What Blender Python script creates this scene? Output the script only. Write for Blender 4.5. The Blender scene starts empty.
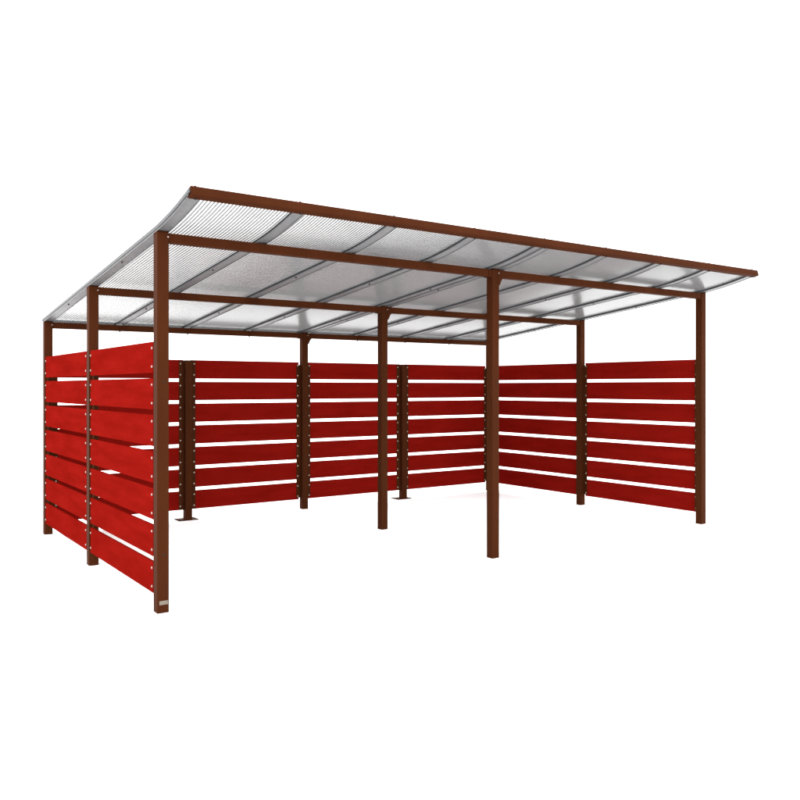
import bpy, bmesh, math, random
from mathutils import Vector

random.seed(4)
scene = bpy.context.scene
C = scene.collection

# ------------------------------------------------------------------ measures
S = 0.08                                   # post section
PX = [0.0, 2.966, 6.025]                   # post lines along the front
PY = [0.0, 1.744, 3.491]                   # post lines in depth
YB = PY[2]
P0, P1 = 0.118, 1.815                      # bottom / top of slat panels
RAFT = [0.0425, 0.765, 1.520, 2.275, 3.030, 3.790, 4.550, 5.310, 6.062]
RW, RH = 0.085, 0.018                      # rafter width, height
Y_FRONT, Y_BACK = -0.545, YB + 0.085


def roof_z(y):
    """underside of the rafters"""
    z = 2.547 - 0.105 * y
    if y < 0.1:
        z += 0.13 * (y - 0.1) ** 2
    return z


def roof_slope(y):
    return -0.105 + (0.26 * (y - 0.1) if y < 0.1 else 0.0)


# ------------------------------------------------------------------ materials
def new_mat(name):
    m = bpy.data.materials.new(name)
    m.use_nodes = True
    nt = m.node_tree
    nt.nodes.clear()
    out = nt.nodes.new('ShaderNodeOutputMaterial')
    return m, nt, out


def painted(name, col_a, col_b, rough, spec, scale=(6, 6, 6), bump=0.05, bump_scale=350, metallic=0.0, detail=6):
    m, nt, out = new_mat(name)
    N, L = nt.nodes.new, nt.links.new
    tc = N('ShaderNodeTexCoord')
    mp = N('ShaderNodeMapping')
    mp.inputs['Scale'].default_value = scale
    L(tc.outputs['Object'], mp.inputs['Vector'])
    nz = N('ShaderNodeTexNoise')
    nz.inputs['Scale'].default_value = 1.0
    nz.inputs['Detail'].default_value = detail
    nz.inputs['Roughness'].default_value = 0.6
    L(mp.outputs['Vector'], nz.inputs['Vector'])
    rp = N('ShaderNodeValToRGB')
    rp.color_ramp.elements[0].position = 0.3
    rp.color_ramp.elements[1].position = 0.7
    rp.color_ramp.elements[0].color = (*col_a, 1)
    rp.color_ramp.elements[1].color = (*col_b, 1)
    L(nz.outputs['Fac'], rp.inputs['Fac'])
    b = N('ShaderNodeBsdfPrincipled')
    b.inputs['Roughness'].default_value = rough
    b.inputs['Metallic'].default_value = metallic
    b.inputs['Specular IOR Level'].default_value = spec
    L(rp.outputs['Color'], b.inputs['Base Color'])
    mr = N('ShaderNodeMapRange')
    mr.inputs['To Min'].default_value = rough - 0.06
    mr.inputs['To Max'].default_value = rough + 0.06
    L(nz.outputs['Fac'], mr.inputs['Value'])
    L(mr.outputs['Result'], b.inputs['Roughness'])
    if bump:
        n2 = N('ShaderNodeTexNoise')
        n2.inputs['Scale'].default_value = bump_scale
        L(tc.outputs['Object'], n2.inputs['Vector'])
        bp = N('ShaderNodeBump')
        bp.inputs['Strength'].default_value = bump
        bp.inputs['Distance'].default_value = 0.001
        L(n2.outputs['Fac'], bp.inputs['Height'])
        L(bp.outputs['Normal'], b.inputs['Normal'])
    L(b.outputs['BSDF'], out.inputs['Surface'])
    return m


BROWN = painted('brown_powder_coat', (0.028, 0.0072, 0.0022), (0.038, 0.0102, 0.0033), 0.60, 0.015, (3, 3, 1.2), 0.08)
RED = painted('red_composite_board', (0.098, 0.0027, 0.0016), (0.134, 0.0042, 0.0028), 0.7, 0.0, (1.7, 1.7, 11), 0.03, 220)
STEEL = painted('zinc_bolt', (0.20, 0.16, 0.145), (0.28, 0.23, 0.21), 0.42, 0.4, (60, 60, 60), 0.0, metallic=0.6)
DARK = painted('dark_bolt', (0.014, 0.009, 0.007), (0.022, 0.014, 0.011), 0.6, 0.08, (60, 60, 60), 0.0)
GALV = painted('grey_aluminium_profile', (0.125, 0.127, 0.130), (0.165, 0.167, 0.170), 0.45, 0.4, (10, 2, 10), 0.05, 150, metallic=0.5)
PLATE = painted('brushed_plate', (0.08, 0.066, 0.05), (0.17, 0.145, 0.115), 0.5, 0.3, (200, 20, 20), 0.0, metallic=0.5)
NUT = painted('dull_nut', (0.20, 0.145, 0.115), (0.26, 0.19, 0.155), 0.5, 0.3, (60, 60, 60), 0.0, metallic=0.4)
SIDE_SHADE = painted('painted_side_shade', (0.022, 0.023, 0.025), (0.032, 0.033, 0.035), 0.6, 0.1, (20, 5, 20), 0.0)  # dark colour that paints the shade on the rafter sides
TRIM = painted('grey_trim', (0.045, 0.046, 0.048), (0.06, 0.061, 0.063), 0.5, 0.2, (20, 5, 20), 0.0)
GROUND = painted('white_floor', (0.94, 0.94, 0.94), (0.95, 0.95, 0.95), 0.9, 0.0, (0.5, 0.5, 0.5), 0.0)


def clear_sheet(name):
    m, nt, out = new_mat(name)
    N, L = nt.nodes.new, nt.links.new
    tc = N('ShaderNodeTexCoord')
    nz = N('ShaderNodeTexNoise')
    nz.inputs['Scale'].default_value = 2.3
    nz.inputs['Detail'].default_value = 5
    L(tc.outputs['Object'], nz.inputs['Vector'])
    mr = N('ShaderNodeMapRange')
    mr.inputs['From Min'].default_value = 0.3
    mr.inputs['From Max'].default_value = 0.7
    mr.inputs['To Min'].default_value = 0.05
    mr.inputs['To Max'].default_value = 0.11
    L(nz.outputs['Fac'], mr.inputs['Value'])
    tr = N('ShaderNodeBsdfTransparent')
    tr.inputs['Color'].default_value = (0.95, 0.955, 0.955, 1)
    df = N('ShaderNodeBsdfDiffuse')
    df.inputs['Color'].default_value = (0.3, 0.3, 0.3, 1)
    mx = N('ShaderNodeMixShader')
    L(mr.outputs['Result'], mx.inputs[0])
    L(tr.outputs['BSDF'], mx.inputs[1])
    L(df.outputs['BSDF'], mx.inputs[2])
    lw = N('ShaderNodeLayerWeight')
    lw.inputs['Blend'].default_value = 0.5
    pw = N('ShaderNodeMath')
    pw.operation = 'POWER'
    pw.inputs[1].default_value = 4.0
    L(lw.outputs['Facing'], pw.inputs[0])
    ml = N('ShaderNodeMath')
    ml.operation = 'MULTIPLY_ADD'
    ml.inputs[1].default_value = 0.46
    ml.inputs[2].default_value = 0.012
    L(pw.outputs['Value'], ml.inputs[0])
    gl = N('ShaderNodeBsdfGlossy')
    gl.inputs['Roughness'].default_value = 0.2
    gl.inputs['Color'].default_value = (0.8, 0.8, 0.8, 1)
    m2 = N('ShaderNodeMixShader')
    L(ml.outputs['Value'], m2.inputs[0])
    L(mx.outputs['Shader'], m2.inputs[1])
    L(gl.outputs['BSDF'], m2.inputs[2])
    L(m2.outputs['Shader'], out.inputs['Surface'])
    return m


def rib_material(name):
    m, nt, out = new_mat(name)
    N, L = nt.nodes.new, nt.links.new
    tr = N('ShaderNodeBsdfTransparent')
    tr.inputs['Color'].default_value = (0.75, 0.76, 0.77, 1)
    b = N('ShaderNodeBsdfPrincipled')
    b.inputs['Base Color'].default_value = (0.112, 0.112, 0.113, 1)
    b.inputs['Roughness'].default_value = 0.35
    mx = N('ShaderNodeMixShader')
    mx.inputs[0].default_value = 0.97
    L(tr.outputs['BSDF'], mx.inputs[1])
    L(b.outputs['BSDF'], mx.inputs[2])
    L(mx.outputs['Shader'], out.inputs['Surface'])
    return m


SHEET = clear_sheet('clear_polycarbonate')
RIB = rib_material('polycarbonate_web')


# ------------------------------------------------------------------ helpers
def link(name, bm, mats, parent=None, loc=(0, 0, 0), smooth=False):
    bmesh.ops.recalc_face_normals(bm, faces=bm.faces)
    me = bpy.data.meshes.new(name)
    bm.to_mesh(me)
    bm.free()
    for m in (mats if isinstance(mats, (list, tuple)) else [mats]):
        me.materials.append(m)
    if smooth:
        for p in me.polygons:
            p.use_smooth = True
    o = bpy.data.objects.new(name, me)
    C.objects.link(o)
    o.location = loc
    if parent is not None:
        o.parent = parent
    return o


def add_box(bm, x0, x1, y0, y1, z0, z1, bev=0.0, ztop=None, mat=0):
    """box; ztop(y) gives a sloping top"""
    vs = []
    for z in (0, 1):
        for (x, y) in ((x0, y0), (x1, y0), (x1, y1), (x0, y1)):
            zz = z0 if z == 0 else (ztop(y) if ztop else z1)
            vs.append(bm.verts.new((x, y, zz)))
    fs = [(0, 3, 2, 1), (4, 5, 6, 7), (0, 1, 5, 4), (1, 2, 6, 5), (2, 3, 7, 6), (3, 0, 4, 7)]
    faces = [bm.faces.new([vs[i] for i in f]) for f in fs]
    for f in faces:
        f.material_index = mat
    if bev:
        es = {e for f in faces for e in f.edges}
        bmesh.ops.bevel(bm, geom=list(es), offset=bev, segments=2, affect='EDGES', profile=0.5)


def add_cyl(bm, p, axis, r, h0, h1, n=10, dome=0.0, mat=0):
    """cylinder round 'axis' through p from h0 to h1, bevelled on its h1 end"""
    a = Vector(axis).normalized()
    u = a.orthogonal().normalized()
    v = a.cross(u)
    p = Vector(p)
    first = len(bm.faces)
    rings = [(h0, r), (h1 - dome, r), (h1, r * 0.55 if dome else r)]
    if not dome:
        rings = [(h0, r), (h1, r)]
    R = []
    for h, rr in rings:
        R.append([bm.verts.new(p + a * h + (u * math.cos(t) + v * math.sin(t)) * rr)
                  for t in [2 * math.pi * i / n for i in range(n)]])
    for A, B in zip(R, R[1:]):
        for i in range(n):
            bm.faces.new([A[i], A[(i + 1) % n], B[(i + 1) % n], B[i]])
    bm.faces.new(R[0][::-1])
    bm.faces.new(R[-1])
    if mat:
        bm.faces.ensure_lookup_table()
        for i in range(first, len(bm.faces)):
            bm.faces[i].material_index = mat


def sweep(bm, section, ys, closed=True, mat=0, base=roof_z, tilt=True):
    """sweep a section of (x, offset) along the roof curve"""
    rings = []
    for y in ys:
        s = roof_slope(y)
        n = Vector((0, -s, 1)).normalized() if tilt else Vector((0, 0, 1))
        rings.append([bm.verts.new(Vector((x, y, base(y))) + n * d) for x, d in section])
    k = len(section)
    for A, B in zip(rings, rings[1:]):
        for i in range(k if closed else k - 1):
            f = bm.faces.new([A[i], A[(i + 1) % k], B[(i + 1) % k], B[i]])
            f.material_index = mat
    if closed and k > 2:
        for f in (bm.faces.new(rings[0][::-1]), bm.faces.new(rings[-1])):
            f.material_index = mat


YS = [Y_FRONT + i * (0.1 - Y_FRONT) / 14 for i in range(15)] + [0.5, 1.0, 1.5, 2.0, 2.5, 3.0, Y_BACK]

# ------------------------------------------------------------------ the setting
bm = bmesh.new()
R = 150
bm.faces.new([bm.verts.new(v) for v in ((-R, -R, 0), (R, -R, 0), (R, R, 0), (-R, R, 0))])
g = link('ground', bm, GROUND)
g['kind'] = 'structure'
g['label'] = 'plain seamless white ground under the shelter'

# ------------------------------------------------------------------ the shelter
shelter = bpy.data.objects.new('open_shelter', None)
C.objects.link(shelter)
shelter['label'] = 'open brown shelter with red slatted walls and a clear ribbed roof'
shelter['category'] = 'shelter'

# ---- posts
FRONT_BOLT = {}


def make_post(i, j):
    x, y = PX[i], PY[j]
    bm = bmesh.new()
    add_box(bm, 0, S, 0, S, 0.0, 0, bev=0.005, ztop=lambda yy: roof_z(y + yy) - 0.0045)
    post = link('post', bm, BROWN, shelter, (x, y, 0))
    # end cap on the sloping top
    bm = bmesh.new()
    vs = []
    for d in (-0.004, -0.0008):
        for a, b in ((-0.001, -0.0015), (S + 0.001, -0.0015), (S + 0.001, S + 0.001), (-0.001, S + 0.001)):
            vs.append(bm.verts.new((a, b, roof_z(y + b) + d)))
    for f in ((0, 3, 2, 1), (4, 5, 6, 7), (0, 1, 5, 4), (1, 2, 6, 5), (2, 3, 7, 6), (3, 0, 4, 7)):
        bm.faces.new([vs[q] for q in f])
    link('cap', bm, BROWN, post)
    zt = roof_z(y)
    # bolt at the top right of the front face, and dark plugs lower down
    if i < 2:
        bm = bmesh.new()
        add_cyl(bm, (S - 0.007, 0, zt - 0.035), (0, -1, 0), 0.0065, -0.002, 0.006, 10, 0.003)
        link('bolt', bm, STEEL, post)
    if j == 0:
        for zz in (1.544, 0.388):
            bm = bmesh.new()
            add_cyl(bm, (0.042, 0, zz), (0, -1, 0), 0.007, -0.002, 0.0025, 10)
            link('plug', bm, DARK, post)
    if i == 1:
        # folded triangular bracket to the right hand purlin
        bm = bmesh.new()
        y0, y1 = -0.003, 0.004
        zb = zt - 0.008
        prof = [(S - 0.016, zb), (S + 0.062, zb), (S + 0.060, zb - 0.058)]
        for q in range(1, 6):
            t = q / 6
            # concave curve back to the post
            prof.append((S + 0.060 - 0.048 * (1 - (1 - t) ** 1.7), zb - 0.058 - 0.072 * t ** 1.25))
        prof += [(S + 0.008, zb - 0.132), (S - 0.016, zb - 0.132)]
        A = [bm.verts.new((a, y0, b)) for a, b in prof]
        B = [bm.verts.new((a, y1, b)) for a, b in prof]
        bm.faces.new(A)
        bm.faces.new(B[::-1])
        for q in range(len(prof)):
            r = (q + 1) % len(prof)
            bm.faces.new([A[q], B[q], B[r], A[r]])
        link('bracket', bm, BROWN, post)
        # flat end plate on the other side
        bm = bmesh.new()
        add_box(bm, -0.036, -0.0005, 0.004, 0.0755, zt - 0.0755, zt - 0.0105, bev=0.0015)
        link('end_plate', bm, BROWN, post)
    if (i, j) == (0, 0):
        bm = bmesh.new()
        add_box(bm, 0.014, 0.073, -0.0015, 0.001, 0.056, 0.083, bev=0.0006)
        npl = link('name_plate', bm, PLATE, post)
        npl['label'] = 'small silver maker plate near the foot of the post'
    return post


for j in range(3):
    for i in range(3):
        make_post(i, j)

# ---- short posts of the back wall
SHORT = [1.480, 4.475]
for k, x in enumerate(SHORT):
    bm = bmesh.new()
    add_box(bm, 0, S, 0, S, 0.006, P1 - 0.008, bev=0.004)
    sp = link('short_post', bm, BROWN, shelter, (x, YB, 0))
    bm = bmesh.new()
    add_box(bm, -0.075, S + 0.075, 0.0, 0.165, 0.0005, 0.009, bev=0.0015)
    link('base_plate', bm, BROWN, sp)
    bm = bmesh.new()
    add_box(bm, -0.001, S + 0.001, -0.001, S + 0.001, P1 - 0.0076, P1 - 0.0046, bev=0.001)
    link('cap', bm, BROWN, sp)

# ---- purlins between the posts
PUR = 0.064
for j in range(3):
    y = PY[j]
    for i in range(2):
        x0, x1 = PX[i] + S + 0.0005, PX[i + 1] - 0.0005
        if i == 0:
            x1 -= 0.0365
        bm = bmesh.new()
        ya, yb = y + 0.007, y + 0.073
        zl = roof_z(yb) - PUR + 0.002
        add_box(bm, x0, x1, ya, yb, zl, 0, bev=0.004, ztop=lambda yy: roof_z(yy) - 0.006)
        pu = link('purlin', bm, BROWN, shelter)
        for c in RAFT:
            if j == 2 and x0 + 0.02 < c < x1 - 0.02:
                bm = bmesh.new()
                add_cyl(bm, (c, y + 0.04, zl), (0, 0, -1), 0.008, -0.002, 0.013, 8, 0.003)
                link('bolt', bm, DARK, pu)

# ---- front beam: square tube turned to the slope of the roof edge
BY, BZ, BS = -0.572, 2.6905, 0.062
ang = math.atan(-roof_slope(-0.56))
tdir = Vector((0, -math.cos(ang), math.sin(ang)))        # outwards along the roof
ndir = Vector((0, math.sin(ang), math.cos(ang)))         # up through the roof
bx0, bx1 = 0.013, 6.116
bm = bmesh.new()
h = BS / 2
rr = 0.010
sec = []
for (sa, sb, a0) in ((1, 1, 0), (-1, 1, 90), (-1, -1, 180), (1, -1, 270)):
    for q in range(4):
        t = math.radians(a0 + 30 * q)
        sec.append((sa * (h - rr) + rr * math.cos(t), sb * (h - rr) + rr * math.sin(t)))
A = [bm.verts.new(Vector((bx0, BY, BZ)) + tdir * a + ndir * b) for a, b in sec]
B = [bm.verts.new(Vector((bx1, BY, BZ)) + tdir * a + ndir * b) for a, b in sec]
bm.faces.new(A)
bm.faces.new(B[::-1])
for q in range(len(sec)):
    r = (q + 1) % len(sec)
    bm.faces.new([A[q], B[q], B[r], A[r]])
beam = link('front_beam', bm, BROWN, shelter)
for xe, sg in ((bx0, -1), (bx1, 1)):
    bm = bmesh.new()
    A = [bm.verts.new(Vector((xe + sg * 0.0003, BY, BZ)) + tdir * a * 1.03 + ndir * b * 1.03) for a, b in sec]
    B = [bm.verts.new(Vector((xe + sg * 0.005, BY, BZ)) + tdir * a * 0.98 + ndir * b * 0.98) for a, b in sec]
    bm.faces.new(A)
    bm.faces.new(B[::-1])
    for q in range(len(sec)):
        r = (q + 1) % len(sec)
        bm.faces.new([A[q], B[q], B[r], A[r]])
    link('end_cap', bm, BROWN, beam)
for c in RAFT:
    cc = min(max(c, 0.045), 6.075)
    for sg in (1, -1):
        bm = bmesh.new()
        add_cyl(bm, Vector((cc, BY, BZ)) + ndir * sg * h + tdir * (0.004 if sg > 0 else -0.012), ndir * sg, 0.009, -0.002, 0.014 if sg > 0 else 0.009, 8, 0.003)
        link('bolt', bm, DARK, beam)


# ---- rafters: flat channel with two small lips below
def rafter(c, w):
    bm = bmesh.new()
    a, b = c - w / 2, c + w / 2
    lip, t = 0.005, 0.004
    sec = [(a, -0.0002), (a, RH), (b, RH), (b, -0.0002), (b - t, -0.0002), (b - t, lip), (a + t, lip), (a + t, -0.0002)]
    sweep(bm, sec, YS)
    ra = link('rafter', bm, GALV, shelter)
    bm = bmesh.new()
    for (u0, u1) in ((a - 0.0035, a - 0.0002), (b + 0.0002, b + 0.0035)):  # added dark strips standing in for the shaded rafter sides
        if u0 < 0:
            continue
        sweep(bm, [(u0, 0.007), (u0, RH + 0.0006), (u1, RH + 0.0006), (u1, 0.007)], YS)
    link('shade_strip', bm, SIDE_SHADE, ra)
    for y in (0.90, 2.60):
        s = roof_slope(y)
        n = Vector((0, s, -1)).normalized()
        bm = bmesh.new()
        add_cyl(bm, (c - 0.012, y, roof_z(y) + lip), n, 0.007, -0.001, 0.010, 8, 0.003)
        link('bolt', bm, DARK, ra)
    return ra


for k, c in enumerate(RAFT):
    if k == 4:
        rafter(c - 0.046, 0.076)
        rafter(c + 0.046, 0.076)
    else:
        ra = rafter(c, RW)
        if k in (0, 8):
            # angle trim along the free edge of the roof
            xa = -0.004 if k == 0 else c + RW / 2 + 0.0037
            bm = bmesh.new()
            ys = [-0.603, -0.575] + YS
            sweep(bm, [(xa - 0.004, 0.010), (xa - 0.004, RH + 0.016), (xa + 0.004, RH + 0.016), (xa + 0.004, 0.010)], ys)
            link('edge_trim', bm, TRIM, ra)

# ---- clear multiwall sheets between the rafters
SK0, SK1 = RH + 0.001, RH + 0.0115
for k in range(8):
    x0 = RAFT[k] + 0.001 if k else 0.001
    x1 = RAFT[k + 1] - 0.001 if k < 7 else RAFT[8] + RW / 2 - 0.001
    bm = bmesh.new()
    for d in (SK0, SK1):
        sweep(bm, [(x0, d), (x1, d)], YS, closed=False, mat=0)
    n = max(2, round((x1 - x0) / 0.0243))
    for q in range(n + 1):
        xr = x0 + 0.002 + (x1 - x0 - 0.004) * q / n
        w = 0.0031
        sweep(bm, [(xr - w, SK0 + 0.0004), (xr + w, SK0 + 0.0004), (xr + w, SK1 - 0.0004), (xr - w, SK1 - 0.0004)], YS, mat=1)
    link('roof_sheet', bm, [SHEET, RIB], shelter)

# ---- closing profile along the back edge of the roof
bm = bmesh.new()
yb0 = Y_BACK + 0.0008
add_box(bm, 0.0, PX[2] + S, yb0, yb0 + 0.004, roof_z(yb0) - 0.002, roof_z(yb0) + RH + 0.016, bev=0.001)
link('end_profile', bm, GALV, shelter)

# ---- slat panels
NS = 7
GAP = 0.0365
HS = (P1 - P0 - (NS - 1) * GAP) / NS
TH = 0.019
screw_n = [0]
rest = bmesh.new()


def panel(axis, out, fixed, a, b, keep_a, keep_b, short_a=False, short_b=False, wa=0.058):
    """axis 'x' or 'y': run of the slats; fixed: outer face of the posts; out: +1/-1 outward direction
    a, b: faces of the two posts"""
    gap = 0.024
    ga = 0.003 if short_a else gap
    gb = 0.003 if short_b else gap
    f0 = fixed - out * 0.005               # outer face of the slats
    f1 = f0 - out * TH                     # inner face
    f2 = f1 - out * 0.004                  # inner face of the flanges

    def box(bm, u0, u1, w0, w1, z0, z1, bev):
        w0, w1 = min(w0, w1), max(w0, w1)
        if axis == 'x':
            add_box(bm, u0, u1, w0, w1, z0, z1, bev)
        else:
            add_box(bm, w0, w1, u0, u1, z0, z1, bev)

    bm = bmesh.new()
    for q in range(NS):
        z0 = P0 + q * (HS + GAP)
        j1 = random.uniform(-0.0012, 0.0012)
        box(bm, a + ga + j1, b - gb + j1, f0, f1, z0, z0 + HS, 0.0025)
    pa = link('slat_panel', bm, RED, shelter)
    for (u0, u1, uc, keep, sh) in ((a + 0.0005, a + wa, a + wa - 0.018, keep_a, short_a), (b - 0.058, b - 0.0005, b - 0.040, keep_b, short_b)):
        bm = bmesh.new()
        box(bm, u0, u1, f1 - out * 0.0004, f2, P0 + (0.003 if sh else 0.022), P1 - (0.010 if sh else 0.034), 0.0008)
        link('flange', bm, BROWN, pa)
        for q in range(NS):
            z0 = P0 + q * (HS + GAP)
            for dz in (0.043, HS - 0.043):
                nb = bmesh.new() if keep else rest
                if axis == 'x':
                    p = (uc, f0, z0 + dz)
                    ax = (0, out, 0)
                else:
                    p = (f0, uc, z0 + dz)
                    ax = (out, 0, 0)
                add_cyl(nb, p, ax, 0.0092, -0.003, 0.006, 10, 0.003)
                q2 = Vector(p) - Vector(ax) * (TH + 0.004)
                add_cyl(nb, q2, -Vector(ax), 0.0100, -0.003, 0.006, 8, 0.002, mat=1)
                if keep:
                    link('screw', nb, [STEEL, NUT], pa)
                    screw_n[0] += 1


E0 = PX[0]
panel('y', -1, PX[0], PY[0] + S, PY[1], True, True)
panel('y', -1, PX[0], PY[1] + S, PY[2], True, True)
yo = YB + S
panel('x', 1, yo, PX[0] + S, SHORT[0], False, True, short_b=True)
panel('x', 1, yo, SHORT[0] + S, PX[1], True, True, short_a=True)
panel('x', 1, yo, PX[1] + S, SHORT[1], False, False, short_b=True)
panel('x', 1, yo, SHORT[1] + S, PX[2], False, False, short_a=True)
xo = PX[2] + S
panel('y', 1, xo, PY[0] + S, PY[1], False, False, wa=0.044)
panel('y', 1, xo, PY[1] + S, PY[2], False, False, wa=0.044)
st = link('screw', rest, [STEEL, NUT], shelter)
st['kind'] = 'stuff'

# ------------------------------------------------------------------ light
world = bpy.data.worlds.new('World')
scene.world = world
world.use_nodes = True
nt = world.node_tree
nt.nodes.clear()
N, L = nt.nodes.new, nt.links.new
wo = N('ShaderNodeOutputWorld')
bg = N('ShaderNodeBackground')
tc = N('ShaderNodeTexCoord')
dot = N('ShaderNodeVectorMath')
dot.operation = 'DOT_PRODUCT'
KEY = Vector((-0.70, -0.32, 0.12)).normalized()      # the bright side of the studio
dot.inputs[1].default_value = KEY
mr = N('ShaderNodeMapRange')
mr.interpolation_type = 'SMOOTHSTEP'
mr.inputs['From Min'].default_value = -1.0
mr.inputs['From Max'].default_value = 1.0
mr.inputs['To Min'].default_value = 2.35
mr.inputs['To Max'].default_value = 4.8
L(tc.outputs['Generated'], dot.inputs[0])
L(dot.outputs['Value'], mr.inputs['Value'])
L(mr.outputs['Result'], bg.inputs['Strength'])
bg.inputs['Color'].default_value = (1, 1, 1, 1)
L(bg.outputs['Background'], wo.inputs['Surface'])

# ------------------------------------------------------------------ camera
cam = bpy.data.cameras.new('camera')
co = bpy.data.objects.new('camera', cam)
C.objects.link(co)
co.location = (-1.7524, -5.2779, 1.5092)
co.rotation_euler = (math.radians(90), 0, -0.614594)
cam.sensor_width = 36
cam.lens = 801.69 / 800 * 36
cam.shift_y = -(400 - 386.897) / 800
cam.clip_end = 1000
scene.camera = co

scene.view_settings.view_transform = 'Standard'
scene.view_settings.look = 'None'
scene.view_settings.exposure = 0
scene.view_settings.gamma = 1
scene.cycles.transparent_max_bounces = 40
scene.cycles.max_bounces = 10
